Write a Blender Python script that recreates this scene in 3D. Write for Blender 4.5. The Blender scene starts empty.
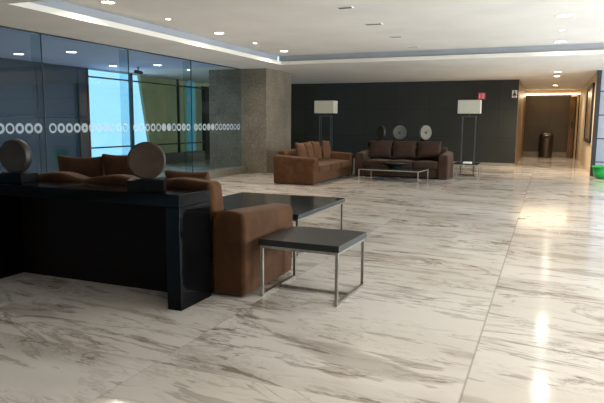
import bpy, bmesh, math, random
from mathutils import Vector, Matrix
random.seed(7)
S = bpy.context.scene
C = S.collection
PI = math.pi

# ------------------------------------------------------------------ materials
def lin(r, g, b):
    f = lambda c: (c / 255 / 12.92) if c / 255 <= 0.04045 else ((c / 255 + 0.055) / 1.055) ** 2.4
    return (f(r), f(g), f(b), 1)

def new_mat(name):
    m = bpy.data.materials.new(name); m.use_nodes = True
    nt = m.node_tree
    return m, nt, nt.nodes['Principled BSDF']

def N(nt, typ, **kw):
    n = nt.nodes.new(typ)
    for k, v in kw.items():
        if k.startswith('i_'):
            key = k[2:]
            n.inputs[int(key) if key.isdigit() else key.replace('_', ' ')].default_value = v
        else:
            setattr(n, k, v)
    return n

def L(nt, a, b): nt.links.new(a, b)

def math_n(nt, op, a=None, b=None, c=None):
    n = nt.nodes.new('ShaderNodeMath'); n.operation = op
    for i, v in enumerate((a, b, c)):
        if v is None: continue
        if isinstance(v, (int, float)): n.inputs[i].default_value = v
        else: nt.links.new(v, n.inputs[i])
    return n.outputs[0]

def ramp(nt, fac, stops):
    n = nt.nodes.new('ShaderNodeValToRGB')
    e = n.color_ramp.elements
    while len(e) < len(stops): e.new(0.5)
    for i, (p, c) in enumerate(stops):
        e[i].position = p; e[i].color = c if len(c) == 4 else (*c, 1)
    nt.links.new(fac, n.inputs['Fac'])
    return n.outputs['Color']

def mottled(name, c1, c2, scale=8, rough=0.6, detail=4, bump=0.0, stretch=(1, 1, 1), spec=0.5, sheen=0.0, metal=0.0, contrast=(0.35, 0.65), bump_scale=None):
    m, nt, p = new_mat(name)
    tc = N(nt, 'ShaderNodeTexCoord'); mp = N(nt, 'ShaderNodeMapping'); mp.inputs['Scale'].default_value = stretch
    L(nt, tc.outputs['Object'], mp.inputs['Vector'])
    nz = N(nt, 'ShaderNodeTexNoise'); nz.inputs['Scale'].default_value = scale; nz.inputs['Detail'].default_value = detail
    L(nt, mp.outputs[0], nz.inputs['Vector'])
    L(nt, ramp(nt, nz.outputs['Fac'], [(contrast[0], c1), (contrast[1], c2)]), p.inputs['Base Color'])
    p.inputs['Roughness'].default_value = rough
    p.inputs['Specular IOR Level'].default_value = spec
    p.inputs['Metallic'].default_value = metal
    p.inputs['Sheen Weight'].default_value = sheen
    if bump:
        b = N(nt, 'ShaderNodeBump'); b.inputs['Strength'].default_value = bump; b.inputs['Distance'].default_value = 0.02
        if bump_scale:
            n2 = N(nt, 'ShaderNodeTexNoise'); n2.inputs['Scale'].default_value = bump_scale; n2.inputs['Detail'].default_value = 2
            L(nt, tc.outputs['Object'], n2.inputs['Vector']); L(nt, n2.outputs['Fac'], b.inputs['Height'])
        else:
            L(nt, nz.outputs['Fac'], b.inputs['Height'])
        L(nt, b.outputs[0], p.inputs['Normal'])
    return m

def emit(name, col, strength):
    m, nt, p = new_mat(name)
    nz = N(nt, 'ShaderNodeTexNoise'); nz.inputs['Scale'].default_value = 3
    c2 = tuple(min(1, c * 0.96) for c in col[:3]) + (1,)
    col4 = ramp(nt, nz.outputs['Fac'], [(0.3, c2), (0.7, col)])
    L(nt, col4, p.inputs['Emission Color']); p.inputs['Emission Strength'].default_value = strength
    p.inputs['Base Color'].default_value = col
    return m

def glass_mat(name, tint, refl=0.45):
    m, nt, p = new_mat(name)
    nt.nodes.remove(p)
    out = nt.nodes['Material Output']
    t = N(nt, 'ShaderNodeBsdfTransparent'); t.inputs[0].default_value = tint
    g = N(nt, 'ShaderNodeBsdfGlossy'); g.inputs['Roughness'].default_value = 0.02; g.inputs[0].default_value = (refl, refl, refl, 1)
    f = N(nt, 'ShaderNodeFresnel'); ge = N(nt, 'ShaderNodeNewGeometry')   # same reflectance from either side of the pane
    L(nt, math_n(nt, 'ADD', 1.5, math_n(nt, 'MULTIPLY', ge.outputs['Backfacing'], 1 / 1.5 - 1.5)), f.inputs['IOR'])
    mx = N(nt, 'ShaderNodeMixShader')
    L(nt, f.outputs[0], mx.inputs[0]); L(nt, t.outputs[0], mx.inputs[1]); L(nt, g.outputs[0], mx.inputs[2]); L(nt, mx.outputs[0], out.inputs['Surface'])
    return m

def marble_mat():
    m, nt, p = new_mat('polished_marble')
    tc = N(nt, 'ShaderNodeTexCoord')
    sp = N(nt, 'ShaderNodeSeparateXYZ'); L(nt, tc.outputs['Object'], sp.inputs[0])
    X, Y = sp.outputs[0], sp.outputs[1]
    TW = 1.83
    u = math_n(nt, 'DIVIDE', math_n(nt, 'ADD', X, 0.36), TW)
    ui = math_n(nt, 'FLOOR', u); uf = math_n(nt, 'FRACT', u)
    v = math_n(nt, 'DIVIDE', math_n(nt, 'ADD', Y, 0.2), 3.1)
    vi = math_n(nt, 'FLOOR', v); vf = math_n(nt, 'FRACT', v)
    # every slab shifts the pattern a little
    px = math_n(nt, 'ADD', X, math_n(nt, 'MULTIPLY', vi, 0.9))
    py = math_n(nt, 'ADD', Y, math_n(nt, 'ADD', math_n(nt, 'MULTIPLY', ui, 0.63), math_n(nt, 'MULTIPLY', vi, 1.7)))
    # veins run across, slightly slanted
    py = math_n(nt, 'ADD', py, math_n(nt, 'MULTIPLY', px, 0.12))
    cb = N(nt, 'ShaderNodeCombineXYZ'); L(nt, px, cb.inputs[0]); L(nt, py, cb.inputs[1])
    def vein(sx, sy, scale, detail, dist, width, seed, rough=0.62):
        mp = N(nt, 'ShaderNodeMapping'); mp.inputs['Scale'].default_value = (sx, sy, 1); mp.inputs['Location'].default_value = (seed, seed * 1.7, seed)
        L(nt, cb.outputs[0], mp.inputs['Vector'])
        nz = N(nt, 'ShaderNodeTexNoise'); nz.inputs['Scale'].default_value = scale; nz.inputs['Detail'].default_value = detail
        nz.inputs['Roughness'].default_value = rough; nz.inputs['Distortion'].default_value = dist
        L(nt, mp.outputs[0], nz.inputs['Vector'])
        a = math_n(nt, 'ABSOLUTE', math_n(nt, 'SUBTRACT', nz.outputs['Fac'], 0.5))
        mr = N(nt, 'ShaderNodeMapRange', interpolation_type='SMOOTHSTEP')
        mr.inputs['From Min'].default_value = 0; mr.inputs['From Max'].default_value = width
        mr.inputs['To Min'].default_value = 1; mr.inputs['To Max'].default_value = 0
        L(nt, a, mr.inputs['Value'])
        return mr.outputs[0]
    def cloud(sx, sy, scale, lo, hi, seed, detail=3):
        mp = N(nt, 'ShaderNodeMapping'); mp.inputs['Scale'].default_value = (sx, sy, 1); mp.inputs['Location'].default_value = (seed, seed * 2.3, 0)
        L(nt, cb.outputs[0], mp.inputs['Vector'])
        nz = N(nt, 'ShaderNodeTexNoise'); nz.inputs['Scale'].default_value = scale; nz.inputs['Detail'].default_value = detail
        L(nt, mp.outputs[0], nz.inputs['Vector'])
        mr = N(nt, 'ShaderNodeMapRange', interpolation_type='SMOOTHSTEP')
        mr.inputs['From Min'].default_value = lo; mr.inputs['From Max'].default_value = hi
        L(nt, nz.outputs['Fac'], mr.inputs['Value'])
        return mr.outputs[0]
    v1 = math_n(nt, 'MULTIPLY', vein(0.5, 1.6, 1.1, 8, 1.3, 0.032, 3.1, 0.66), cloud(0.5, 1.3, 0.9, 0.40, 0.60, 11))
    v2 = math_n(nt, 'MULTIPLY', vein(0.6, 2.2, 2.2, 7, 1.4, 0.045, 8.4, 0.66), cloud(0.6, 1.5, 1.3, 0.46, 0.66, 21))
    v3 = math_n(nt, 'MULTIPLY', vein(0.9, 2.2, 4.6, 5, 0.8, 0.05, 15.2), cloud(0.7, 1.4, 1.8, 0.48, 0.7, 31))
    blot = math_n(nt, 'MULTIPLY', cloud(0.5, 1.8, 1.4, 0.575, 0.635, 41, 7), 0.8)
    tot = math_n(nt, 'ADD', math_n(nt, 'MULTIPLY', v1, 0.62), math_n(nt, 'MULTIPLY', v2, 0.5))
    tot = math_n(nt, 'ADD', tot, math_n(nt, 'MULTIPLY', v3, 0.35))
    tot = math_n(nt, 'ADD', tot, math_n(nt, 'MULTIPLY', cloud(0.30, 0.75, 1.1, 0.52, 0.66, 61, 7), 0.42))
    tot = math_n(nt, 'ADD', tot, math_n(nt, 'MULTIPLY', cloud(1.0, 4.2, 2.0, 0.585, 0.63, 71, 6), 0.48))
    tot = math_n(nt, 'ADD', tot, math_n(nt, 'MULTIPLY', blot, 0.55))
    tot = math_n(nt, 'MINIMUM', tot, 1.0)
    tint = cloud(0.4, 0.9, 0.7, 0.3, 0.7, 51)
    base = ramp(nt, tint, [(0, (0.60, 0.545, 0.475)), (1, (0.70, 0.65, 0.59))])
    mx = N(nt, 'ShaderNodeMix', data_type='RGBA'); L(nt, tot, mx.inputs['Factor']); L(nt, base, mx.inputs['A']); mx.inputs['B'].default_value = (0.25, 0.20, 0.155, 1)
    # joints
    ju = math_n(nt, 'LESS_THAN', math_n(nt, 'MINIMUM', uf, math_n(nt, 'SUBTRACT', 1, uf)), 0.0035)
    jv = math_n(nt, 'MULTIPLY', math_n(nt, 'LESS_THAN', math_n(nt, 'MINIMUM', vf, math_n(nt, 'SUBTRACT', 1, vf)), 0.0012), 0.5)
    near = math_n(nt, 'LESS_THAN', math_n(nt, 'ABSOLUTE', math_n(nt, 'ADD', X, 0.36)), 0.05)
    j = math_n(nt, 'MULTIPLY', math_n(nt, 'MAXIMUM', math_n(nt, 'MULTIPLY', ju, math_n(nt, 'ADD', math_n(nt, 'MULTIPLY', near, 0.7), 0.3)), jv), 0.55)
    mj = N(nt, 'ShaderNodeMix', data_type='RGBA'); L(nt, j, mj.inputs['Factor']); L(nt, mx.outputs['Result'], mj.inputs['A']); mj.inputs['B'].default_value = (0.22, 0.19, 0.16, 1)
    L(nt, mj.outputs['Result'], p.inputs['Base Color'])
    nr = N(nt, 'ShaderNodeTexNoise'); nr.inputs['Scale'].default_value = 2.2; nr.inputs['Detail'].default_value = 3
    L(nt, tc.outputs['Object'], nr.inputs['Vector'])
    L(nt, math_n(nt, 'ADD', math_n(nt, 'MULTIPLY', nr.outputs['Fac'], 0.06), 0.085), p.inputs['Roughness'])
    p.inputs['Specular IOR Level'].default_value = 0.5
    return m

def panel_mat(name, c1, c2, pw, ph, ox=0, oz=0, joint=(0.01, 0.01, 0.01, 1), jw=0.006, rough=0.35, axis=0, scale=1.2, joint_strength=1.0, spec=0.5, vertical=True):
    """flat wall panels with thin joints; axis = the horizontal axis the panels run along"""
    m, nt, p = new_mat(name)
    tc = N(nt, 'ShaderNodeTexCoord'); sp = N(nt, 'ShaderNodeSeparateXYZ'); L(nt, tc.outputs['Object'], sp.inputs[0])
    a = math_n(nt, 'DIVIDE', math_n(nt, 'ADD', sp.outputs[axis], ox), pw)
    b = math_n(nt, 'DIVIDE', math_n(nt, 'ADD', sp.outputs[2], oz), ph)
    def edge(t, w):
        f = math_n(nt, 'FRACT', t)
        return math_n(nt, 'LESS_THAN', math_n(nt, 'MINIMUM', f, math_n(nt, 'SUBTRACT', 1, f)), w)
    j = edge(b, jw / ph)
    if vertical: j = math_n(nt, 'MAXIMUM', j, edge(a, jw / pw))
    j = math_n(nt, 'MULTIPLY', j, joint_strength)
    cell = N(nt, 'ShaderNodeCombineXYZ'); L(nt, math_n(nt, 'FLOOR', a), cell.inputs[0]); L(nt, math_n(nt, 'FLOOR', b), cell.inputs[1])
    wn = N(nt, 'ShaderNodeTexWhiteNoise'); L(nt, cell.outputs[0], wn.inputs['Vector'])
    nz = N(nt, 'ShaderNodeTexNoise'); nz.inputs['Scale'].default_value = scale; nz.inputs['Detail'].default_value = 4
    L(nt, tc.outputs['Object'], nz.inputs['Vector'])
    fac = math_n(nt, 'ADD', math_n(nt, 'MULTIPLY', nz.outputs['Fac'], 0.5), math_n(nt, 'MULTIPLY', wn.outputs['Value'], 0.5))
    col = ramp(nt, fac, [(0.25, c1), (0.75, c2)])
    mx = N(nt, 'ShaderNodeMix', data_type='RGBA'); L(nt, j, mx.inputs['Factor']); L(nt, col, mx.inputs['A']); mx.inputs['B'].default_value = joint
    L(nt, mx.outputs['Result'], p.inputs['Base Color'])
    p.inputs['Roughness'].default_value = rough; p.inputs['Specular IOR Level'].default_value = spec
    return m

def granite_mat():
    m, nt, p = new_mat('granite_cladding')
    tc = N(nt, 'ShaderNodeTexCoord')
    n1 = N(nt, 'ShaderNodeTexNoise'); n1.inputs['Scale'].default_value = 22; n1.inputs['Detail'].default_value = 6; n1.inputs['Roughness'].default_value = 0.75
    n2 = N(nt, 'ShaderNodeTexVoronoi'); n2.inputs['Scale'].default_value = 26
    n3 = N(nt, 'ShaderNodeTexNoise'); n3.inputs['Scale'].default_value = 2.0; n3.inputs['Detail'].default_value = 3
    for n in (n1, n2, n3): L(nt, tc.outputs['Object'], n.inputs['Vector'])
    f = math_n(nt, 'ADD', math_n(nt, 'MULTIPLY', n1.outputs['Fac'], 0.75), math_n(nt, 'MULTIPLY', n2.outputs['Distance'], 0.25))
    f = math_n(nt, 'ADD', f, math_n(nt, 'MULTIPLY', math_n(nt, 'SUBTRACT', n3.outputs['Fac'], 0.5), 0.35))
    col = ramp(nt, f, [(0.34, lin(88, 79, 66)), (0.5, lin(112, 102, 86)), (0.66, lin(136, 126, 109))])
    L(nt, col, p.inputs['Base Color']); p.inputs['Roughness'].default_value = 0.55
    return m

def fabric_mat(name, c1, c2, c3):
    m, nt, p = new_mat(name)
    tc = N(nt, 'ShaderNodeTexCoord')
    n1 = N(nt, 'ShaderNodeTexNoise'); n1.inputs['Scale'].default_value = 5; n1.inputs['Detail'].default_value = 5; n1.inputs['Distortion'].default_value = 0.8
    n2 = N(nt, 'ShaderNodeTexNoise'); n2.inputs['Scale'].default_value = 220; n2.inputs['Detail'].default_value = 2
    for n in (n1, n2): L(nt, tc.outputs['Object'], n.inputs['Vector'])
    col = ramp(nt, n1.outputs['Fac'], [(0.3, c1), (0.52, c2), (0.72, c3)])
    L(nt, col, p.inputs['Base Color'])
    p.inputs['Roughness'].default_value = 0.9; p.inputs['Specular IOR Level'].default_value = 0.15
    p.inputs['Sheen Weight'].default_value = 0.15; p.inputs['Sheen Roughness'].default_value = 0.5
    p.inputs['Sheen Tint'].default_value = (0.75, 0.5, 0.35, 1)
    b = N(nt, 'ShaderNodeBump'); b.inputs['Strength'].default_value = 0.15; b.inputs['Distance'].default_value = 0.004
    L(nt, n2.outputs['Fac'], b.inputs['Height']); L(nt, b.outputs[0], p.inputs['Normal'])
    return m

M = {}
M['marble'] = marble_mat()
M['ceiling'] = mottled('painted_ceiling', lin(217, 215, 211), lin(225, 223, 219), 1.0, 0.85)
M['fascia'] = mottled('fascia_grey_paint', lin(150, 152, 156), lin(160, 162, 166), 1.2, 0.8)
M['lip'] = mottled('fascia_white_paint', lin(214, 207, 194), lin(222, 216, 204), 1.0, 0.7)
M['ceiling_daylight_tint'] = mottled('ceiling_beyond_glass', lin(190, 200, 236), lin(198, 208, 242), 1.0, 0.85)  # blue cast of the daylight mixed into the ceiling colour
M['wall_dark'] = panel_mat('dark_stone_panels', lin(40, 40, 36), lin(46, 46, 41), 1.25, 1.02, ox=0.4, joint=lin(26, 26, 24), jw=0.008, rough=0.5, spec=0.3)
M['wall_plain'] = mottled('warm_plaster', lin(196, 188, 176), lin(206, 198, 186), 1.0, 0.85)
M['wall_cream'] = mottled('cream_corridor_wall', lin(186, 166, 138), lin(196, 176, 148), 1.1, 0.6)
M['corridor_end'] = panel_mat('brown_corridor_panel', lin(74, 64, 50), lin(84, 72, 56), 0.9, 1.4, rough=0.35, joint=lin(60, 52, 42), scale=0.8)
M['metal_panel'] = panel_mat('grey_metal_cladding', lin(142, 147, 160), lin(152, 157, 170), 30, 0.68, ox=12, oz=-1.10, joint=lin(25, 27, 30), jw=0.016, rough=0.4, vertical=False)
M['baseboard'] = mottled('pale_stone_skirting', lin(128, 123, 110), lin(140, 134, 120), 2.0, 0.4)
M['granite'] = granite_mat()
M['kerb'] = mottled('grey_green_kerb', lin(104, 104, 94), lin(122, 121, 110), 16, 0.5, 5)
M['lacquer'] = mottled('black_lacquer', lin(7, 7, 8), lin(10, 10, 11), 3, 0.09, spec=0.1)
M['lacquer_satin'] = mottled('black_satin_lacquer', lin(17, 16, 16), lin(24, 22, 21), 5, 0.42)
M['panel_brown'] = mottled('dark_brown_panel', lin(20, 13, 10), lin(25, 16, 12), 3, 0.55, stretch=(1, 1, 6), spec=0.1)
M['block'] = mottled('black_block', lin(10, 10, 11), lin(14, 14, 15), 5, 0.4, spec=0.06)
M['table_top'] = mottled('charcoal_table_top', lin(22, 21, 20), lin(28, 27, 25), 6, 0.36, stretch=(1, 6, 1))
M['table_gloss'] = mottled('gloss_table_top', lin(26, 26, 27), lin(33, 33, 34), 4, 0.12)
M['steel'] = mottled('brushed_steel', lin(150, 144, 134), lin(172, 166, 156), 30, 0.3, metal=1.0, stretch=(1, 1, 0.1))
M['chrome_pale'] = mottled('pale_steel', lin(158, 151, 136), lin(172, 165, 150), 20, 0.4, metal=0.7)
M['lamp_post'] = mottled('grey_lamp_tube', lin(74, 76, 78), lin(86, 88, 90), 20, 0.4, metal=0.6)
M['suede'] = fabric_mat('brown_suede', lin(58, 35, 19), lin(68, 43, 24), lin(81, 53, 31))
M['suede_cushion'] = fabric_mat('brown_cushion_fabric', lin(70, 46, 29), lin(80, 53, 34), lin(90, 61, 40))
M['suede_dark'] = fabric_mat('dark_brown_suede', lin(46, 33, 25), lin(52, 37, 28), lin(58, 42, 32))
M['foot'] = mottled('black_foot_wood', lin(22, 17, 14), lin(30, 23, 19), 8, 0.5)
M['bronze'] = mottled('bronzed_disc', lin(58, 47, 38), lin(68, 56, 45), 14, 0.4, 5, spec=0.2, stretch=(1, 1, 2))
M['bronze_rim'] = mottled('bronzed_rim', lin(36, 29, 23), lin(44, 36, 29), 10, 0.5)
M['stone_disc'] = mottled('pale_stone_disc', lin(96, 91, 79), lin(112, 106, 92), 12, 0.75)
M['far_disc'] = mottled('grey_disc', lin(70, 68, 62), lin(84, 81, 73), 10, 0.75, spec=0.2)
M['far_disc_dark'] = mottled('dark_grey_disc', lin(40, 42, 40), lin(50, 51, 48), 10, 0.75, spec=0.2)
M['shade'] = mottled('lamp_shade_fabric', lin(172, 167, 150), lin(180, 175, 158), 60, 0.9)
M['trim_dark'] = mottled('dark_trim', lin(30, 28, 26), lin(38, 35, 32), 6, 0.5)
M['mullion'] = mottled('dark_mullion', lin(26, 34, 40), lin(34, 42, 48), 6, 0.4)
M['far_dark'] = panel_mat('dark_glazed_wall', lin(26, 44, 56), lin(33, 52, 65), 1.5, 1.6, rough=0.25, axis=1, joint=lin(22, 30, 36), jw=0.02, scale=0.8)
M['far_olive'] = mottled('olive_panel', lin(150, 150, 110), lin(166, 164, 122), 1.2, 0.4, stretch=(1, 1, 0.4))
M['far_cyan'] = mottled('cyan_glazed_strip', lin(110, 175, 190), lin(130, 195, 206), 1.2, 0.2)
for _k, _c, _e in (('far_olive', lin(134, 132, 96), 0.24), ('far_cyan', lin(110, 180, 196), 0.28)):      # glow added to the olive wall and cyan strip in place of daylight
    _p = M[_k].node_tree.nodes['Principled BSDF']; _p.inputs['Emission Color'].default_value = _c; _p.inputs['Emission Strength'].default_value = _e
M['glass'] = glass_mat('lobby_glass', (0.86, 0.93, 0.95, 1))
M['glass_fin'] = glass_mat('glass_fin', (0.86, 0.93, 0.94, 1))
M['frost'] = mottled('frosted_film', lin(176, 190, 198), lin(190, 203, 210), 40, 0.9)
_n = M['frost'].node_tree
_t = N(_n, 'ShaderNodeBsdfTransparent'); _m = N(_n, 'ShaderNodeMixShader'); _m.inputs[0].default_value = 0.5
L(_n, _t.outputs[0], _m.inputs[1]); L(_n, _n.nodes['Principled BSDF'].outputs[0], _m.inputs[2]); L(_n, _m.outputs[0], _n.nodes['Material Output'].inputs['Surface'])
M['lens'] = emit('lit_lens_warm', (1, 0.93, 0.80, 1), 14)
M['lens_cool'] = emit('lit_lens_neutral', (1, 0.97, 0.92, 1), 16)
M['strip'] = emit('led_strip', (1, 0.78, 0.50, 1), 5)
M['ring'] = mottled('white_fitting', lin(226, 222, 214), lin(234, 230, 222), 10, 0.5)
M['grille'] = mottled('ceiling_grille', lin(96, 92, 88), lin(120, 116, 110), 60, 0.6, stretch=(1, 8, 1))
M['red'] = mottled('red_sign', lin(176, 36, 56), lin(190, 46, 66), 5, 0.5)
M['pink'] = mottled('pale_sign_mark', lin(236, 190, 196), lin(244, 204, 208), 5, 0.5)
M['sign_plate'] = mottled('silver_sign_plate', lin(198, 200, 200), lin(212, 214, 214), 5, 0.5)
M['black'] = mottled('black_plastic', lin(14, 14, 14), lin(20, 20, 20), 8, 0.4)
M['green'] = mottled('green_plastic', lin(24, 150, 62), lin(34, 172, 76), 3, 0.35)
M['can'] = mottled('bin_steel', lin(86, 80, 72), lin(112, 104, 94), 20, 0.28, metal=0.9, stretch=(1, 1, 0.05))
M['door_wood'] = mottled('brown_door_wood', lin(104, 76, 48), lin(122, 90, 58), 4, 0.4, stretch=(1, 1, 0.15))
M['door_frame'] = mottled('light_door_frame', lin(200, 178, 142), lin(212, 190, 152), 4, 0.4)
M['gold_brown'] = mottled('gold_brown_corridor_wall', lin(112, 90, 62), lin(124, 100, 70), 1.2, 0.4)
M['art'] = mottled('brown_art_panel', lin(98, 82, 62), lin(128, 108, 82), 2.5, 0.3, 5)
M['white'] = mottled('white_paper', lin(226, 224, 216), lin(236, 234, 228), 4, 0.6)
M['bowl'] = mottled('dark_bowl_glaze', lin(34, 30, 28), lin(44, 39, 36), 6, 0.25)

# ------------------------------------------------------------------ mesh helpers
def link(o, parent=None):
    C.objects.link(o)
    if parent is not None: o.parent = parent
    return o

def obj(name, bm, mat, parent=None, smooth=False, loc=None):
    me = bpy.data.meshes.new(name)
    bm.normal_update()
    bm.to_mesh(me); bm.free()
    if isinstance(mat, (list, tuple)):
        for x in mat: me.materials.append(x)
    else:
        me.materials.append(mat)
    if smooth:
        for p in me.polygons: p.use_smooth = True
    o = bpy.data.objects.new(name, me)
    if loc: o.location = loc
    return link(o, parent)

def thing(name, label, cat, loc=(0, 0, 0), rz=0, group=None):
    o = bpy.data.objects.new(name, None); o.empty_display_size = 0.1
    o.location = loc; o.rotation_euler = (0, 0, rz)
    o['label'] = label; o['category'] = cat
    if group: o['group'] = group
    return link(o)

def tag(o, label, cat, group=None):
    o['label'] = label; o['category'] = cat
    if group: o['group'] = group
    return o

def struct(name, bm, mat, parent=None, **kw):
    o = obj(name, bm, mat, parent, **kw)
    if parent is None: o['kind'] = 'structure'
    return o

def sroot(name, loc=(0, 0, 0)):
    o = bpy.data.objects.new(name, None); o.location = loc; o['kind'] = 'structure'; o.empty_display_size = 0.1
    return link(o)

def dup(root, label, loc, rz=0, group=None):
    r = root.copy(); C.objects.link(r); r.location = loc; r.rotation_euler = (0, 0, rz); r['label'] = label
    if group: r['group'] = group
    for ch in list(root.children):
        c = ch.copy(); C.objects.link(c); c.parent = r
        for g in list(ch.children):
            d = g.copy(); C.objects.link(d); d.parent = c
    return r

def BM(): return bmesh.new()

def add_box(bm, x0, x1, y0, y1, z0, z1, bev=0.0, seg=2, mi=0):
    r = bmesh.ops.create_cube(bm, size=1)
    vs = r['verts']
    for v in vs:
        v.co = Vector(((x0 + x1) / 2 + v.co.x * (x1 - x0), (y0 + y1) / 2 + v.co.y * (y1 - y0), (z0 + z1) / 2 + v.co.z * (z1 - z0)))
    faces = {f for v in vs for f in v.link_faces}
    for f in faces: f.material_index = mi
    if bev:
        es = list({e for v in vs for e in v.link_edges})
        bmesh.ops.bevel(bm, geom=es, offset=bev, segments=seg, affect='EDGES', profile=0.5)
    return bm

def box(x0, x1, y0, y1, z0, z1, bev=0.0, seg=2): return add_box(BM(), x0, x1, y0, y1, z0, z1, bev, seg)

def add_quad(bm, pts, mi=0):
    f = bm.faces.new([bm.verts.new(p) for p in pts]); f.material_index = mi
    return f

def add_cyl(bm, p0, p1, r0, r1=None, seg=24, caps=True):
    p0, p1 = Vector(p0), Vector(p1); r1 = r0 if r1 is None else r1
    d = p1 - p0
    q = d.to_track_quat('Z', 'Y').to_matrix().to_4x4()
    bmesh.ops.create_cone(bm, cap_ends=caps, segments=seg, radius1=r0, radius2=r1, depth=d.length,
                          matrix=Matrix.Translation((p0 + p1) / 2) @ q)
    return bm

def add_lathe(bm, prof, seg=32, mat=Matrix()):
    """revolve (r, z) about z; ends closed when r==0 or left open"""
    rings = []
    for r, z in prof:
        if r < 1e-6: rings.append([bm.verts.new(mat @ Vector((0, 0, z)))])
        else: rings.append([bm.verts.new(mat @ Vector((r * math.cos(2 * PI * i / seg), r * math.sin(2 * PI * i / seg), z))) for i in range(seg)])
    for a, b in zip(rings, rings[1:]):
        for i in range(seg):
            j = (i + 1) % seg
            if len(a) == 1 and len(b) == 1: continue
            if len(a) == 1: bm.faces.new((a[0], b[j], b[i]))
            elif len(b) == 1: bm.faces.new((a[i], a[j], b[0]))
            else: bm.faces.new((a[i], a[j], b[j], b[i]))
    bmesh.ops.recalc_face_normals(bm, faces=bm.faces)
    return bm

def rbox(hx, hy, hz, r, deform=None, mid=8, k=4):
    """rounded box centred at 0; deform(pos, unit) -> pos"""
    bm = BM()
    r = min(r, hx * 0.98, hy * 0.98, hz * 0.98)
    def ticks(h):
        a = [-h + r * (1 - math.tan(PI / 4 * (1 - i / k))) for i in range(k)]
        b = [-h + r + (2 * h - 2 * r) * i / mid for i in range(mid + 1)]
        c = [-t for t in reversed(a)]
        return a + b + c
    tx, ty, tz = ticks(hx), ticks(hy), ticks(hz)
    cache = {}
    def vert(x, y, z):
        key = (round(x, 5), round(y, 5), round(z, 5))
        if key in cache: return cache[key]
        inner = Vector((max(-hx + r, min(hx - r, x)), max(-hy + r, min(hy - r, y)), max(-hz + r, min(hz - r, z))))
        d = Vector((x, y, z)) - inner
        p = inner + d.normalized() * r if d.length > 1e-9 else inner
        if deform: p = Vector(deform(p, Vector((p.x / hx, p.y / hy, p.z / hz))))
        cache[key] = bm.verts.new(p)
        return cache[key]
    def grid(A, B, fn, flip):
        for i in range(len(A) - 1):
            for j in range(len(B) - 1):
                q = [fn(A[i], B[j]), fn(A[i + 1], B[j]), fn(A[i + 1], B[j + 1]), fn(A[i], B[j + 1])]
                vs = [vert(*c) for c in (q[::-1] if flip else q)]
                try: bm.faces.new(vs)
                except ValueError: pass
    for s in (-1, 1):
        grid(tx, ty, lambda a, b: (a, b, s * hz), s < 0)
        grid(ty, tz, lambda a, b: (s * hx, a, b), s < 0)
        grid(tz, tx, lambda a, b: (b, s * hy, a), s < 0)
    return bm

def shift(bm, v):
    bmesh.ops.translate(bm, verts=bm.verts, vec=Vector(v)); return bm

def xform(bm, m):
    bmesh.ops.transform(bm, verts=bm.verts, matrix=m); return bm

# ------------------------------------------------------------------ the setting
ZS, ZH = 3.06, 3.30                    # soffit and raised ceiling heights
GX = -8.47                             # glass wall
TX0, TY0, TY1, TX1 = -6.8, 6.0, 14.8, 7.0   # raised tray

bm = BM(); add_box(bm, -18, 8.2, -5.2, 30.2, -0.1, 0.0)
struct('floor', bm, M['marble'])

bm = BM()
T = 0.06
add_box(bm, GX - 0.05, TX0, -5.2, TY1, ZS, ZS + T)           # soffit along the glass
add_box(bm, TX0, 8.2, -5.2, TY0, ZS, ZS + T)                # soffit over the viewer
add_box(bm, TX1, 8.2, TY0, TY1, ZS, ZS + T)
add_box(bm, -13.05, 8.2, TY1, 30.2, ZS, ZS + T)                # soffit to the back
add_box(bm, TX0 - 0.2, TX1 + 0.2, TY0 - 0.2, TY1 + 0.2, ZH, ZH + T)   # raised ceiling
add_box(bm, -13.05, GX - 0.05, -5.2, TY1, ZS, ZS + T, mi=1)     # over the area beyond the glass
struct('ceiling', bm, [M['ceiling'], M['ceiling_daylight_tint']])

# stepped fascia round the raised ceiling: grey upright with a white lip
bm = BM()
for x0, x1, y0, y1 in ((TX0 - 0.16, TX0 - 0.10, TY0, TY1), (TX0 - 0.1, TX1, TY1 + 0.10, TY1 + 0.16), (TX0 - 0.1, TX1, TY0 - 0.16, TY0 - 0.10), (TX1 + 0.1, TX1 + 0.16, TY0, TY1)):
    add_box(bm, x0, x1, y0, y1, ZS + T, ZH)
struct('trim_1', bm, M['fascia'])
bm = BM()
for x0, x1, y0, y1 in ((TX0 - 0.02, TX0 + 0.004, TY0, TY1), (TX0, TX1, TY1 - 0.004, TY1 + 0.02), (TX0, TX1, TY0 - 0.02, TY0 + 0.004), (TX1 - 0.004, TX1 + 0.02, TY0, TY1)):
    add_box(bm, x0, x1, y0, y1, ZS - 0.005, ZS + 0.085)
struct('trim_2', bm, M['lip'])

# back wall and corridor
YB = 22.3; CXL, CXR = -1.03, 1.24; YE = 29.5; YP = 19.2
struct('wall_back', box(-12.0, CXL - 0.004, YB, YB + 0.3, 0, ZS), M['wall_dark'])
struct('trim_12', box(CXL - 0.004, CXL, YB + 0.01, YB + 0.3, 0, ZS), M['gold_brown'])
struct('baseboard_back', box(-12.0, CXL + 0.0, YB - 0.015, YB, 0.0, 0.11), M['baseboard'])
struct('wall_corridor_left', box(CXL - 0.3, CXL, YB + 0.3, YE, 0, ZS), M['gold_brown'])
struct('wall_corridor_right', box(CXR, CXR + 0.2, YP + 0.14, YE, 0, ZS), M['wall_cream'])
struct('wall_end', box(CXL - 0.3, CXR + 0.2, YE, YE + 0.2, 0, ZS), M['corridor_end'])
struct('baseboard_end', box(CXL, 0.84, YE - 0.03, YE, 0, 0.24), M['baseboard'])
struct('trim_3', box(CXL, CXR, YE - 0.25, YE, 2.87, ZS), M['wall_cream'])       # dropped header over the end wall
struct('trim_4', box(CXL, CXR - 0.02, YE - 0.30, YE - 0.25, 2.83, 2.88), M['strip'])
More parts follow.
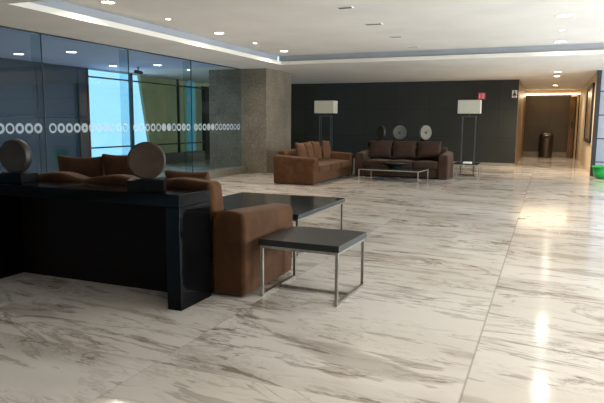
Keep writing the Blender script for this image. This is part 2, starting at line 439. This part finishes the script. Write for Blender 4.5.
struct('wall_right_front', box(CXR + 0.02, 8.2, YP, YP + 0.14, 0, ZS), M['metal_panel'])
struct('trim_5', box(CXR - 0.02, CXR + 0.10, YP - 0.02, YP + 0.14, 0, ZS), M['trim_dark'])
# walls outside the view that close the room
struct('wall_front', box(GX, 8.2, -5.2, -5.0, 0, ZS), M['wall_plain'])
bm = BM()
add_box(bm, 8.0, 8.2, -5.2, -3.0, 0, ZS); add_box(bm, 8.0, 8.2, 17.0, YP, 0, ZS)
add_box(bm, 8.0, 8.2, -3.0, 17.0, 0, 0.25); add_box(bm, 8.0, 8.2, -3.0, 17.0, 2.95, ZS)
struct('wall_right', bm, M['wall_plain'])
w = sroot('window_3')
bm = BM()
for i in range(9): add_box(bm, 8.06, 8.14, -3.0 + i * 2.5 - 0.03, -3.0 + i * 2.5 + 0.03, 0.25, 2.95)
obj('mullion', bm, M['mullion'], w)

# door at the end of the corridor
d = sroot('door_1', (0.86, YE - 0.3, 0))
obj('door_frame', add_box(add_box(BM(), 0.27, 0.34, 0.05, 0.26, 0, 2.83), 0.03, 0.34, 0.05, 0.12, 2.74, 2.83), M['door_frame'], d)
leaf = obj('door_leaf', box(0.0, 0.22, 0.17, 0.22, 0.0, 2.72), M['door_wood'], d)
obj('door_handle', add_box(box(0.10, 0.15, 0.13, 0.165, 1.36, 1.62, 0.008), 0.11, 0.14, 0.16, 0.17, 1.44, 1.54), M['black'], leaf)

# granite column
COL = (-9.56, -7.63, 15.6, 17.4)
struct('wall_column', box(*COL, 0, ZS), M['granite'])

# ---- glass wall with kerb, panels, fins and a row of frosted rings
struct('trim_6', box(GX - 0.22, GX + 0.20, -5.0, COL[2], 0, 0.19, 0.01), M['kerb'])
struct('trim_7', box(GX - 0.02, GX + 0.02, -5.0, COL[2], ZS - 0.02, ZS), M['mullion'])
w1 = sroot('window_1', (GX, 0, 0))
joints = [-4.9, -1.4, 1.0, 3.4, 5.8, 8.15, 10.53, 12.96, COL[2]]
for a, b in zip(joints, joints[1:]):
    pane = obj('glass_pane', box(-0.008, 0.008, a + 0.008, b - 0.008, 0.19, ZS - 0.02), M['glass'], w1)
    n = max(6, int(round((b - a) / 0.212)))
    rb = BM()
    st = (b - a - 0.14) / n
    for i in range(n):
        y = a + 0.07 + st * (i + 0.5)
        ro = 0.092; ri = random.choice([0.0, 0.028, 0.045, 0.045, 0.058])
        seg = 28
        for s in range(seg):
            t0, t1 = 2 * PI * s / seg, 2 * PI * (s + 1) / seg
            if ri == 0:
                add_quad(rb, [(0.0095, y, 1.37), (0.0095, y + ro * math.cos(t0), 1.37 + ro * math.sin(t0)), (0.0095, y + ro * math.cos(t1), 1.37 + ro * math.sin(t1))])
            else:
                add_quad(rb, [(0.0095, y + q * math.cos(t), 1.37 + q * math.sin(t)) for q, t in ((ri, t0), (ro, t0), (ro, t1), (ri, t1))])
    obj('frosted_rings', rb, M['frost'], pane)
for y in joints[1:-1]:
    obj('glass_fin', box(-0.24, -0.012, y - 0.008, y + 0.008, 0.19, ZS - 0.02), M['glass_fin'], w1)
    obj('joint_seal', box(-0.011, 0.011, y - 0.0045, y + 0.0045, 0.19, ZS - 0.02), M['mullion'], w1)

# ---- beyond the glass: the outer wall with daylight glazing
XO = -12.7
struct('wall_left', box(XO - 0.3, XO, -5.0, 13.85, 0, ZS), M['far_dark'])
YW = 20.25
struct('trim_8', box(XO - 0.32, XO + 0.06, 13.85, YW, 0, 0.36), M['kerb'])
w2 = sroot('window_2', (XO, 0, 0))
obj('glass_pane', box(-0.01, 0.01, 13.9, YW, 0.36, ZS), M['glass'], w2)
bm = BM()
add_box(bm, -0.05, 0.05, 13.85, YW, 0.68, 0.72); add_box(bm, -0.05, 0.05, 13.85, YW, 2.80, 2.84)
obj('transom', bm, M['mullion'], w2)
for y in (13.88, 15.9, 18.55):
    obj('mullion', box(-0.05, 0.05, y - 0.02, y + 0.02, 0.36, ZS), M['mullion'], w2)
# olive cladding outside with a slanted edge, and the black frame beside the column
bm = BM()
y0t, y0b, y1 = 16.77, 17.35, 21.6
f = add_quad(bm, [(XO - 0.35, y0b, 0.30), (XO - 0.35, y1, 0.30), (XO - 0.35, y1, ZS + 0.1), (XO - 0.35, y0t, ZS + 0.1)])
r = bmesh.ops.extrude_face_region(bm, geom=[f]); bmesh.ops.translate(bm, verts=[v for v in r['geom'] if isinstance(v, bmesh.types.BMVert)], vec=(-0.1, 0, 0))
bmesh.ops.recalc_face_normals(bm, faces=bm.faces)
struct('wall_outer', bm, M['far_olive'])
struct('trim_9', box(XO - 0.06, XO + 0.1, YW, YW + 0.48, 0, 2.9), M['black'])
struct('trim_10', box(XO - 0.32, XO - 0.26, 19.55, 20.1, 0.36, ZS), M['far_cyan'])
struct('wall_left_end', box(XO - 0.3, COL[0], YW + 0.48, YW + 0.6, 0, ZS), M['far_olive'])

# ------------------------------------------------------------------ ceiling fittings
def downlight_bm(r):
    return (add_lathe(BM(), [(r * 0.86, 0.004), (r * 0.9, -0.006), (r * 1.12, -0.008), (r * 1.16, 0.0)], 28),
            add_lathe(BM(), [(0, -0.003), (r * 0.88, -0.003), (r * 0.88, 0.006), (0, 0.006)], 28))
def downlight(label, loc, r, cool=False, group='recessed ceiling downlights'):
    t = thing('ceiling_downlight', label, 'ceiling light', loc, 0, group)
    a, b = downlight_bm(r)
    obj('trim_ring', a, M['ring'], t, smooth=True)
    obj('lens', b, M['lens_cool' if cool else 'lens'], t)
    return t
def lamp(loc, power, size, color, spread=PI * 0.85):
    ld = bpy.data.lights.new('downlight_lamp', 'AREA'); ld.shape = 'DISK'; ld.size = size; ld.energy = power; ld.color = color
    ld.spread = spread
    o = bpy.data.objects.new('downlight_lamp', ld); o.location = loc
    return link(o)
WARM = (1, 0.86, 0.68); NEUT = (1, 0.93, 0.84)
for y, lab in ((7.4, 'round lit downlight at the top left edge of the raised ceiling, nearest of its row'),
               (10.7, 'round lit downlight in the left row of the raised ceiling, between the two small spots'),
               (13.9, 'round lit downlight at the far end of the left row, before the stone column')):
    downlight(lab, (-6.3, y, ZH), 0.105)
    lamp((-6.3, y, ZH - 0.03), 34, 0.18, WARM)
for y, lab in ((8.95, 'tiny recessed spot in the left ceiling row, nearer to the viewer'),
               (12.3, 'tiny recessed spot in the left ceiling row, just before the last big downlight')):
    downlight(lab, (-6.3, y, ZH), 0.05)
for y, r, lab in ((11.0, 0.13, 'largest bright downlight at the top right of the raised ceiling'),
                  (14.35, 0.12, 'bright downlight at right beside the grey fascia step'),
                  (12.6, 0.05, 'tiny recessed spot between the two bright right-hand downlights')):
    downlight(lab, (0.14, y, ZH), r, True)
    if r > 0.1: lamp((0.14, y, ZH - 0.03), 8, 0.16, NEUT)
for y, lab in ((19.4, 'nearest round downlight in the low ceiling before the corridor'),
               (21.2, 'middle round downlight in the low ceiling at the corridor mouth'),
               (26.0, 'farthest round downlight inside the corridor ceiling')):
    downlight(lab, (0.17, y, ZS), 0.11)
    lamp((0.17, y, ZS - 0.03), 62 if y < 25 else 40, 0.2, (1, 0.84, 0.64))
for x, y, lab in ((-11.6, 10.48, 'round downlight behind the glass wall, at the far left by the frame edge'),
                  (-10.1, 10.59, 'round downlight behind the glass wall, second from the left'),
                  (-11.5, 13.63, 'round downlight behind the glass wall, above the bright blue window'),
                  (-10.1, 13.8, 'round downlight behind the glass wall, right of the security camera'),
                  (-10.1, 15.35, 'small downlight behind the glass wall, above the olive panel')):
    downlight(lab, (x, y, ZS), 0.12 if y < 15 else 0.07, True)
for x, y in ((-10.5, 10.5), (-10.5, 13.8)):
    lamp((x, y, ZS - 0.03), 14, 0.2, (0.95, 0.97, 1))
# unseen warm lamps without fittings, added outside the frame to brighten the floor
for x, y, pw in ((1.2, 1.0, 26), (3.4, 1.5, 60), (3.4, 5.2, 60), (4, 9, 34), (4, 13, 34)):
    lamp((x, y, (ZH if y > TY0 else ZS) - 0.03), pw, 0.2, WARM)
for y, lab in ((9.05, 'dark ceiling air slot nearest the top edge of the photo'),
               (10.7, 'largest dark ceiling air slot, second in the row of slots'),
               (12.4, 'third dark ceiling air slot, past the largest one'),
               (14.1, 'small dark ceiling air slot nearest the fascia step')):
    t = thing('ceiling_air_slot', lab, 'air vent', (-3.05, y, ZH), 0, 'air slots in the raised ceiling')
    wd = 0.13 if y != 10.7 else 0.16
    bm = BM(); add_box(bm, -wd, wd, -0.07, -0.055, -0.012, 0.0); add_box(bm, -wd, wd, 0.055, 0.07, -0.012, 0)
    add_box(bm, -wd, -wd + 0.015, -0.055, 0.055, -0.012, 0); add_box(bm, wd - 0.015, wd, -0.055, 0.055, -0.012, 0)
    obj('frame', bm, M['ring'], t)
    bm = BM()
    for k in range(5): add_box(bm, -wd + 0.015, wd - 0.015, -0.05 + k * 0.022, -0.04 + k * 0.022, -0.01, -0.002)
    add_box(bm, -wd + 0.015, wd - 0.015, -0.055, 0.055, -0.004, 0)
    obj('grille', bm, M['grille'], t)
# security camera beyond the glass
t = thing('security_camera', 'small dark security camera under the ceiling behind the glass wall', 'camera', (-11.0, 14.1, ZS))
obj('mount', add_cyl(add_cyl(BM(), (0, 0, 0), (0, 0, -0.02), 0.05), (0, 0, -0.02), (0, 0, -0.12), 0.018), M['black'], t)
obj('camera_body', add_cyl(BM(), (-0.08, -0.06, -0.13), (0.12, 0.02, -0.17), 0.05, 0.05), M['black'], t)
obj('camera_lens', add_cyl(BM(), (0.12, 0.02, -0.17), (0.135, 0.026, -0.173), 0.036), M['trim_dark'], t)

# ------------------------------------------------------------------ console table and disc sculptures
def console(label, x0, x1, y0, y1, h, back_y):
    t = thing('console_table', label, 'console table', ((x0 + x1) / 2, (y0 + y1) / 2, 0))
    hx, hy = (x1 - x0) / 2, (y1 - y0) / 2
    obj('tabletop', box(-hx, hx, -hy, hy, h - 0.10, h, 0.004), M['lacquer'], t)
    for s in (-1, 1):
        a = s * hx; b = s * (hx - 0.13)
        obj('leg', box(min(a, b), max(a, b), -hy, hy, 0, h - 0.10, 0.004), M['lacquer'], t)
    obj('back_panel', box(-hx + 0.13, hx - 0.13, back_y, back_y + 0.03, 0.0, h - 0.10), M['panel_brown'], t)
    return t
console('long black lacquer console table with slab legs behind the near brown sofa', -4.88, -2.62, 3.81, 4.27, 0.935, 0.17)

def disc(label, loc, rz, r, thick, mats, base, tilt=0.0, hub=False):
    t = thing('disc_sculpture', label, 'sculpture', loc, rz, 'disc sculptures on the consoles')
    bw, bd, bh = base
    obj('base_block', box(-bw / 2, bw / 2, -bd / 2, bd / 2, 0, bh, 0.004), M['block'], t)
    # flat disc with a faintly dished face and turned-over edge, standing on edge, facing local -y
    h = thick / 2
    prof = [(0, -h * 0.86), (r * 0.55, -h * 0.88), (r * 0.86, -h * 0.97), (r * 0.93, -h), (r * 0.965, -h * 0.93), (r * 0.98, -h * 0.8),
            (r * 0.98, h * 0.8), (r * 0.965, h * 0.93), (r * 0.93, h), (r * 0.86, h * 0.97), (r * 0.55, h * 0.88), (0, h * 0.86)]
    m = Matrix.Translation((0, 0, bh + r - 0.004)) @ Matrix.Rotation(PI / 2 + tilt, 4, 'X')
    dk = obj('disc', add_lathe(BM(), prof, 48, m), mats[0], t, smooth=True)
    if hub:
        hb = add_lathe(BM(), [(0, thick * 0.5 + 0.012), (r * 0.17, thick * 0.5 + 0.008), (r * 0.2, thick * 0.42)], 20, m)
        obj('hub', hb, mats[1], dk, smooth=True)
    else:
        rm = add_lathe(BM(), [(r * 0.975, -h * 0.82), (r * 1.0, -h * 0.72), (r * 1.0, h * 0.72), (r * 0.975, h * 0.82)], 48, m)
        obj('rim', rm, mats[1], dk, smooth=True)
    return t
disc('bronze disc sculpture turned edge-on at the left end of the near console', (-4.57, 4.03, 0.935), math.radians(6), 0.158, 0.085, (M['bronze'], M['bronze_rim']), (0.30, 0.22, 0.085))
disc('round bronze disc sculpture facing forward on the right half of the near console', (-3.06, 4.00, 0.935), math.radians(32), 0.155, 0.085, (M['bronze'], M['bronze_rim']), (0.29, 0.32, 0.095))

# ------------------------------------------------------------------ sofas
def build_sofa(label, Wd, D, loc, rz, mat, arm_h=0.70, back_h=0.96, seats=3, feet_in=0.0, wave=0.0, back_span=None, aw=0.31):
    """front at local y=-D/2, back at y=+D/2"""
    t = thing('sofa', label, 'sofa', loc, rz)
    hx, hy = Wd / 2, D / 2
    obj('base', xform(rbox(hx - aw + 0.02, hy - 0.05, 0.125, 0.03), Matrix.Translation((0, 0, 0.165))), mat, t, smooth=True)
    def arm_def(p, u):
        q = p.copy()
        f = (u.z + 1) / 2
        if u.z < -0.88:                                           # square foot edge along the floor
            k = 1 + 0.10 * min(1, (-0.88 - u.z) / 0.12) * (1 - max(abs(u.x), abs(u.y)))
            q.x *= k; q.y *= k; p = q.copy()
        q.y = p.y * (1 + 0.05 * f) if u.y < 0 else p.y            # front flares forward at the top
        q.z += 0.025 * (1 - u.x ** 2) * max(0, u.z)               # crowned top
        q.z += 0.05 * max(0, u.z) * u.y * 0.6                     # a little higher at the back
        q.x += 0.012 * math.sin(f * PI) * (1 if u.x > 0 else -1) * abs(u.x)
        return q
    for s in (-1, 1):
        ab = rbox(aw / 2, hy - 0.005, (arm_h - 0.012) / 2, 0.042, arm_def)
        obj('armrest', shift(ab, (s * (hx - aw / 2), 0, 0.012 + (arm_h - 0.012) / 2)), mat, t, smooth=True)
    bw = hx - aw + 0.10; bx = 0.0
    if back_span: bw, bx = (back_span[1] - back_span[0]) / 2, (back_span[1] + back_span[0]) / 2
    bt = 0.11
    def back_def(p, u):
        q = p.copy()
        f = (u.z + 1) / 2
        q.y += 0.07 * f * f
        if wave:
            q.z += max(0, u.z) * wave * (abs(math.cos(u.x * 1.5 * PI)) - 0.6 + 0.9 * abs(u.x) ** 12 * (u.x < 0))
            if u.z > 0: q.y += -0.02 * math.cos(u.x * 3 * PI)
        q.y -= 0.02 * (1 - u.x ** 4) * (1 - u.z ** 2) * (u.y < 0)
        return q
    zb0 = 0.72 if False else 0.29
    bb = rbox(bw, bt, (back_h - zb0) / 2, 0.06, back_def, mid=24)
    obj('backrest', shift(bb, (bx, hy - bt - 0.075, (back_h + zb0) / 2)), mat, t, smooth=True)
    inner = 2 * (hx - aw) - 0.01
    sw = inner / seats
    sd = D - 0.30
    def seat_def(p, u):
        q = p.copy()
        q.z += 0.035 * (1 - u.x ** 2) * (1 - u.y ** 2) * max(0, u.z)
        q.y -= 0.015 * (1 - u.x ** 2) * (u.y < 0)
        return q
    for i in range(seats):
        sb = rbox(sw / 2 - 0.004, sd / 2, 0.085, 0.045, seat_def)
        obj('seat_cushion', shift(sb, (-inner / 2 + sw * (i + 0.5), -hy + sd / 2 - 0.015, 0.375)), mat, t, smooth=True)
    for sx in (-1, 1):
        for sy in (-1, 1):
            x = sx * (hx - 0.13); y = sy * (hy - 0.12)
            obj('foot', add_cyl(BM(), (x, y, 0.06), (x, y, 0), 0.045, 0.035, 16), M['foot'], t)
    return t

def pillow_bm(w, h, th):
    def d(p, u):
        q = p.copy()
        ex, ez = abs(u.x), abs(u.z)
        puff = (1 - ex ** 3) ** 0.5 * (1 - ez ** 3) ** 0.5 if ex < 1 and ez < 1 else 0
        q.y = p.y * (0.12 + 0.88 * puff)
        q.x *= 1 - 0.07 * (1 - u.z ** 2)
        q.z *= 1 - 0.08 * (1 - u.x ** 2)
        return q
    return rbox(w / 2, th / 2, h / 2, min(0.03, th / 2 * 0.9), d, mid=14)
_pc = {}
def pillow(label, loc, rz, lean, w=0.52, h=0.5, th=0.2, roll=0.0, mat=None, group=None):
    """loc = bottom centre of the cushion; lean tips its top towards local +y"""
    m = Matrix.Rotation(rz, 4, 'Z') @ Matrix.Rotation(-lean, 4, 'X') @ Matrix.Rotation(roll, 4, 'Y') @ Matrix.Translation((0, 0, h / 2))
    key = (w, h, th, mat)
    o = obj('sofa_cushion', pillow_bm(w, h, th), mat or M['suede_cushion'], None, smooth=True)
    o.matrix_world = Matrix.Translation(loc) @ m
    return tag(o, label, 'cushion', group)

# near sofa, its back to the console, facing the back wall
NS = build_sofa('near brown suede sofa with its back against the black console table', 2.85, 1.04, (-3.735, 4.80, 0), PI, M['suede'], 0.70, 0.985, 3, wave=0.05, back_span=(-1.12, 1.02))
pz = 0.53
G1 = 'loose cushions on the near sofa'
pillow('brown cushion with raised corners on the near sofa, left of its pair', (-4.50, 4.83, pz), PI, 0.10, 0.60, 0.62, 0.17, group=G1)
pillow('tall brown cushion on the near sofa, just left of the round disc sculpture', (-3.93, 4.83, pz + 0.02), PI, 0.10, 0.50, 0.64, 0.17, roll=0.04, group=G1)
pillow('low brown cushion on the near sofa, right of the round disc sculpture', (-3.20, 4.95, pz), PI, 0.32, 0.50, 0.53, 0.2, group=G1)

# left far sofa, facing right
SB = build_sofa('brown suede sofa seen from its side beside the stone column', 3.10, 1.08, (-5.66, 14.60, 0), PI / 2, M['suede'], 0.66, 0.82, 3)
G2 = 'scatter cushions on the sofa beside the stone column'
for i, (y, lab, rl, l2) in enumerate(((13.62, 'brown scatter cushion nearest the viewer on the sofa beside the stone column', 0.05, 0.30),
                           (14.12, 'second brown scatter cushion on the sofa beside the stone column', -0.04, 0.26),
                           (14.62, 'third brown scatter cushion, mid sofa, on the sofa beside the stone column', 0.05, 0.24),
                           (15.12, 'upright brown scatter cushion, farthest on the sofa beside the stone column', 0.06, 0.10))):
    pillow(lab, (-5.62 + (0.06 if i == 3 else 0), y, 0.53), PI / 2, l2, 0.46, 0.50, 0.17, roll=rl, group=G2)
# back sofa facing the viewer
SC = build_sofa('dark brown sofa facing the viewer before the dark back wall', 2.58, 1.0, (-3.71, 16.43, 0), 0, M['suede_dark'], 0.68, 0.84, 3, aw=0.25)
for x, lab, rl in ((-4.40, 'left back cushion of the dark brown sofa facing the viewer', 0.012),
                   (-3.71, 'middle back cushion of the dark brown sofa facing the viewer', -0.012),
                   (-3.02, 'right back cushion of the dark brown sofa facing the viewer', 0.012)):
    pillow(lab, (x, 16.375, 0.54), 0, 0.19, 0.675, 0.49, 0.18, roll=rl, mat=M['suede_dark'], group='back cushions of the back sofa')

# far console and discs behind the back sofa
console('black console table behind the dark brown sofa, hidden but for its discs', -4.95, -2.95, 17.06, 17.50, 0.93, -0.20)
disc('dim grey disc sculpture turned aside, leftmost of three behind the back sofa', (-4.62, 17.28, 0.93), math.radians(-42), 0.205, 0.08, (M['far_disc_dark'], M['bronze_rim']), (0.24, 0.2, 0.10))
disc('grey disc sculpture in the middle of three behind the back sofa', (-4.06, 17.28, 0.93), math.radians(25), 0.21, 0.08, (M['far_disc'], M['bronze_rim']), (0.24, 0.2, 0.10), hub=True)
disc('pale disc sculpture with dark hub, rightmost of three behind the back sofa', (-3.30, 17.28, 0.93), math.radians(52), 0.215, 0.08, (M['stone_disc'], M['bronze_rim']), (0.24, 0.2, 0.10), hub=True)

# ------------------------------------------------------------------ tables
def table(label, name, x0, x1, y0, y1, h, top, th=0.05, tube=0.022, rz=0, frame=None, rails='floor', cat='table', inset=0.03):
    t = thing(name, label, cat, ((x0 + x1) / 2, (y0 + y1) / 2, 0), rz)
    hx, hy = (x1 - x0) / 2, (y1 - y0) / 2
    fr = frame or M['steel']
    obj('tabletop', box(-hx, hx, -hy, hy, h - th, h, 0.004), top, t)
    ax, ay = hx - inset, hy - inset
    q = tube / 2
    for sx in (-1, 1):
        for sy in (-1, 1):
            z0 = tube if rails == 'floor' else 0
            obj('leg', box(sx * ax - q, sx * ax + q, sy * ay - q, sy * ay + q, z0, h - th - tube), fr, t)
        obj('top_rail', box(sx * ax - q, sx * ax + q, -ay - q, ay + q, h - th - tube, h - th), fr, t)
        if rails == 'floor':
            obj('floor_rail', box(sx * ax - q, sx * ax + q, -ay - q, ay + q, 0, tube), fr, t)
    for sy in (-1, 1):
        obj('top_rail', box(-ax + q, ax - q, sy * ay - q, sy * ay + q, h - th - tube, h - th), fr, t)
    if rails == 'floor':
        obj('cross_bar', box(-ax + q, ax - q, -q, q, 0.0, tube), fr, t)
    return t
table('small square side table with charcoal top and steel frame beside the near sofa arm', 'side_table', -2.235, -1.495, 4.415, 5.14, 0.51, M['table_top'], 0.055, 0.024, math.radians(-1.5), inset=0.025)
table('large square black coffee table in front of the near sofa', 'coffee_table', -4.12, -2.52, 5.97, 7.60, 0.48, M['table_gloss'], 0.055, 0.024, 0)
CT = table('low coffee table with pale thin frame before the back sofa', 'coffee_table', -4.53, -2.90, 14.78, 15.72, 0.33, M['table_gloss'], 0.026, 0.024, math.radians(-5), frame=M['chrome_pale'], rails='', inset=0.015)
table('small pale framed side table right of the back sofa, below the right lamp', 'side_table', -2.36, -1.70, 16.55, 17.2, 0.42, M['table_gloss'], 0.03, 0.026, 0, frame=M['chrome_pale'], inset=0.015)
# bowl and leaflet on the far tables
b = obj('shallow_bowl', add_lathe(BM(), [(0, 0.0), (0.15, 0.0), (0.15, 0.02), (0.20, 0.05), (0.36, 0.105), (0.42, 0.14), (0.41, 0.146), (0.34, 0.115), (0.15, 0.06), (0, 0.05)], 40), M['bowl'], None, smooth=True)
b.location = (-3.70, 15.33, 0.33); tag(b, 'wide shallow dark bowl on the low coffee table before the back sofa', 'bowl')
b = obj('leaflet_stack', add_box(box(-0.11, 0.11, -0.15, 0.15, 0, 0.012), -0.105, 0.105, -0.14, 0.145, 0.012, 0.03), M['white'])
b.location = (-2.02, 16.85, 0.42); tag(b, 'small white stack of leaflets on the pale framed side table', 'leaflets')

# ------------------------------------------------------------------ floor lamps
def floor_lamp(label, loc, group='box shade floor lamps'):
    t = thing('floor_lamp', label, 'floor lamp', loc, 0, group)
    w, d, z0, z1 = 0.31, 0.20, 1.80, 2.18
    bm = BM(); k = 0.008
    add_box(bm, -w, w, -d, -d + k, z0, z1); add_box(bm, -w, w, d - k, d, z0, z1)
    add_box(bm, -w, -w + k, -d + k, d - k, z0, z1); add_box(bm, w - k, w, -d + k, d - k, z0, z1)
    obj('lamp_shade', bm, M['shade'], t)
    obj('shade_spider', add_box(box(-w + k, w - k, -0.008, 0.008, 1.86, 1.872), -0.012, 0.012, -0.012, 0.012, 1.70, 1.88), M['lamp_post'], t)
    for sx in (-1, 1):
        for sy in (-1, 1):
            x, y = sx * 0.185, sy * 0.07
            obj('post', box(x - 0.011, x + 0.011, y - 0.011, y + 0.011, 0.025, 1.70), M['lamp_post'], t)
    bm = BM(); add_box(bm, -0.196, 0.196, -0.081, -0.059, 1.70, 1.722); add_box(bm, -0.196, 0.196, 0.059, 0.081, 1.70, 1.722)
    add_box(bm, -0.196, -0.174, -0.059, 0.059, 1.70, 1.722); add_box(bm, 0.174, 0.196, -0.059, 0.059, 1.70, 1.722); add_box(bm, -0.174, 0.174, -0.012, 0.012, 1.70, 1.722)
    obj('top_frame', bm, M['lamp_post'], t)
    obj('base_plate', box(-0.22, 0.22, -0.14, 0.14, 0, 0.025, 0.004), M['lacquer_satin'], t)
    return t
LL = floor_lamp('tall floor lamp with cream box shade behind the sofa by the stone column', (-6.42, 17.35, 0))
dup(LL, 'floor lamp with cream box shade behind the small table right of the back sofa', (-2.13, 17.75, 0))

# ------------------------------------------------------------------ signs, bin, picture, green tub
t = thing('fire_sign', 'small red square safety sign with pale marks on the dark back wall', 'sign', (-2.27, YB, 2.50))
obj('sign_plate', box(-0.13, 0.13, -0.016, 0, -0.12, 0.12, 0.003), M['red'], t)
bm = BM()
add_box(bm, -0.085, -0.055, -0.019, -0.016, -0.08, 0.08); add_box(bm, -0.02, 0.085, -0.019, -0.016, 0.055, 0.08)
add_box(bm, -0.02, 0.085, -0.019, -0.016, -0.015, 0.012); add_box(bm, -0.02, 0.085, -0.019, -0.016, -0.08, -0.055); add_box(bm, 0.06, 0.085, -0.019, -0.016, -0.055, 0.055)
obj('pictogram', bm, M['pink'], t)
t = thing('restroom_sign', 'small silver sign with a dark figure at the right end of the back wall', 'sign', (-1.16, YB, 2.56))
obj('sign_plate', box(-0.085, 0.085, -0.016, 0, -0.13, 0.13, 0.003), M['sign_plate'], t)
bm = BM()
add_cyl(bm, (0, -0.016, 0.092), (0, -0.02, 0.092), 0.026, seg=20)
bmesh.ops.translate(bm, verts=[], vec=(0, 0, 0))
for pts in ([(-0.018, 0.06), (0.018, 0.06), (0.075, -0.06), (-0.075, -0.06)], [(-0.032, -0.06), (-0.01, -0.06), (-0.01, -0.125), (-0.032, -0.125)], [(0.01, -0.06), (0.032, -0.06), (0.032, -0.125), (0.01, -0.125)]):
    f = add_quad(bm, [(x, -0.0195, z) for x, z in pts])
obj('pictogram', bm, M['black'], t)

t = thing('waste_bin', 'tall round steel waste bin at the end of the corridor', 'waste bin', (-0.05, YE - 0.45, 0))
obj('bin_body', add_lathe(BM(), [(0, 0), (0.28, 0), (0.285, 0.02), (0.285, 0.82), (0.27, 0.83), (0, 0.83)], 32), M['can'], t, smooth=False)
hd = obj('bin_lid', add_lathe(BM(), [(0.29, 0.83), (0.295, 0.86), (0.29, 1.0), (0.24, 1.09), (0.12, 1.13), (0, 1.135), ], 32), M['can'], t, smooth=True)
obj('bin_flap', box(-0.13, 0.13, -0.30, -0.285, 0.88, 0.99, 0.006), M['black'], hd)

t = thing('wall_picture', 'tall dark framed panel on the right wall of the corridor', 'picture', (CXR, 21.6, 1.85))
bm = BM()
add_box(bm, -0.06, 0, -1.5, -1.36, -0.92, 0.92); add_box(bm, -0.06, 0, 1.36, 1.5, -0.92, 0.92)
add_box(bm, -0.06, 0, -1.36, 1.36, -0.92, -0.80); add_box(bm, -0.06, 0, -1.36, 1.36, 0.80, 0.92)
obj('picture_frame', bm, M['trim_dark'], t)
obj('picture_panel', box(-0.03, 0, -1.36, 1.36, -0.80, 0.80), M['art'], t)

t = thing('plastic_tub', 'bright green plastic tub on the floor by the grey clad wall', 'tub', (1.55, 18.55, 0))
obj('tub_body', add_lathe(BM(), [(0, 0.004), (0.22, 0.0), (0.27, 0.03), (0.30, 0.14), (0.315, 0.30), (0.30, 0.30), (0.27, 0.06), (0, 0.04)], 36), M['green'], t, smooth=True)
obj('tub_rim', add_lathe(BM(), [(0.30, 0.305), (0.335, 0.31), (0.34, 0.335), (0.32, 0.345), (0.30, 0.34), (0.30, 0.305)], 36), M['green'], t, smooth=True)

# ------------------------------------------------------------------ light
def area(name, loc, rot, sx, sy, power, color, spread=PI):
    ld = bpy.data.lights.new(name, 'AREA'); ld.shape = 'RECTANGLE'; ld.size = sx; ld.size_y = sy; ld.energy = power; ld.color = color; ld.spread = spread
    o = bpy.data.objects.new(name, ld); o.location = loc; o.rotation_euler = rot
    return link(o)
area('daylight_right', (7.95, 10.2, 1.7), (0, math.radians(106), 0), 2.4, 12.5, 1400, (0.83, 0.925, 1.0))
area('daylight_left', (XO + 0.2, 15.0, 1.8), (0, math.radians(-90), 0), 2.2, 2.4, 24, (0.55, 0.78, 1.0))
area('corridor_cove', (0, YE - 0.32, 2.8), (math.radians(-30), 0, 0), 2.0, 0.05, 10, (1, 0.72, 0.42))

wd = bpy.data.worlds.new('sky'); S.world = wd; wd.use_nodes = True
nt = wd.node_tree; bg = nt.nodes['Background']
sky = N(nt, 'ShaderNodeTexSky'); sky.sky_type = 'HOSEK_WILKIE'; sky.turbidity = 2.5; sky.sun_direction = (0.5, -0.5, 0.7)
mx = N(nt, 'ShaderNodeMix', data_type='RGBA'); mx.inputs['Factor'].default_value = 0.85
L(nt, sky.outputs[0], mx.inputs['A']); mx.inputs['B'].default_value = (0.42, 0.72, 0.95, 1)
L(nt, mx.outputs['Result'], bg.inputs['Color']); bg.inputs['Strength'].default_value = 1.5

# ------------------------------------------------------------------ camera
f, pitch, roll, yaw = 586.156599, .133499061, -.00687524426, .393800873
cy, sy = math.cos(yaw), math.sin(yaw)
fw0 = Vector((-sy, cy, 0)); rt0 = Vector((cy, sy, 0)); up0 = Vector((0, 0, 1))
fw = fw0 * math.cos(pitch) - up0 * math.sin(pitch); up = up0 * math.cos(pitch) + fw0 * math.sin(pitch)
rt = rt0 * math.cos(roll) - up * math.sin(roll); up2 = up * math.cos(roll) + rt0 * math.sin(roll)
cam = bpy.data.cameras.new('camera'); co = link(bpy.data.objects.new('camera', cam))
cam.sensor_fit = 'HORIZONTAL'; cam.sensor_width = 36; cam.lens = 36 * f / 604; cam.clip_start = 0.05; cam.clip_end = 200
co.matrix_world = Matrix(((rt.x, up2.x, -fw.x, 0), (rt.y, up2.y, -fw.y, 0), (rt.z, up2.z, -fw.z, 1.5), (0, 0, 0, 1)))
S.camera = co
S.view_settings.view_transform = 'Standard'
S.view_settings.exposure = 0.5
S.cycles.max_bounces = 10; S.cycles.transparent_max_bounces = 16; S.cycles.use_denoising = True
S.cycles.sample_clamp_indirect = 4; S.cycles.caustics_reflective = False; S.cycles.caustics_refractive = False
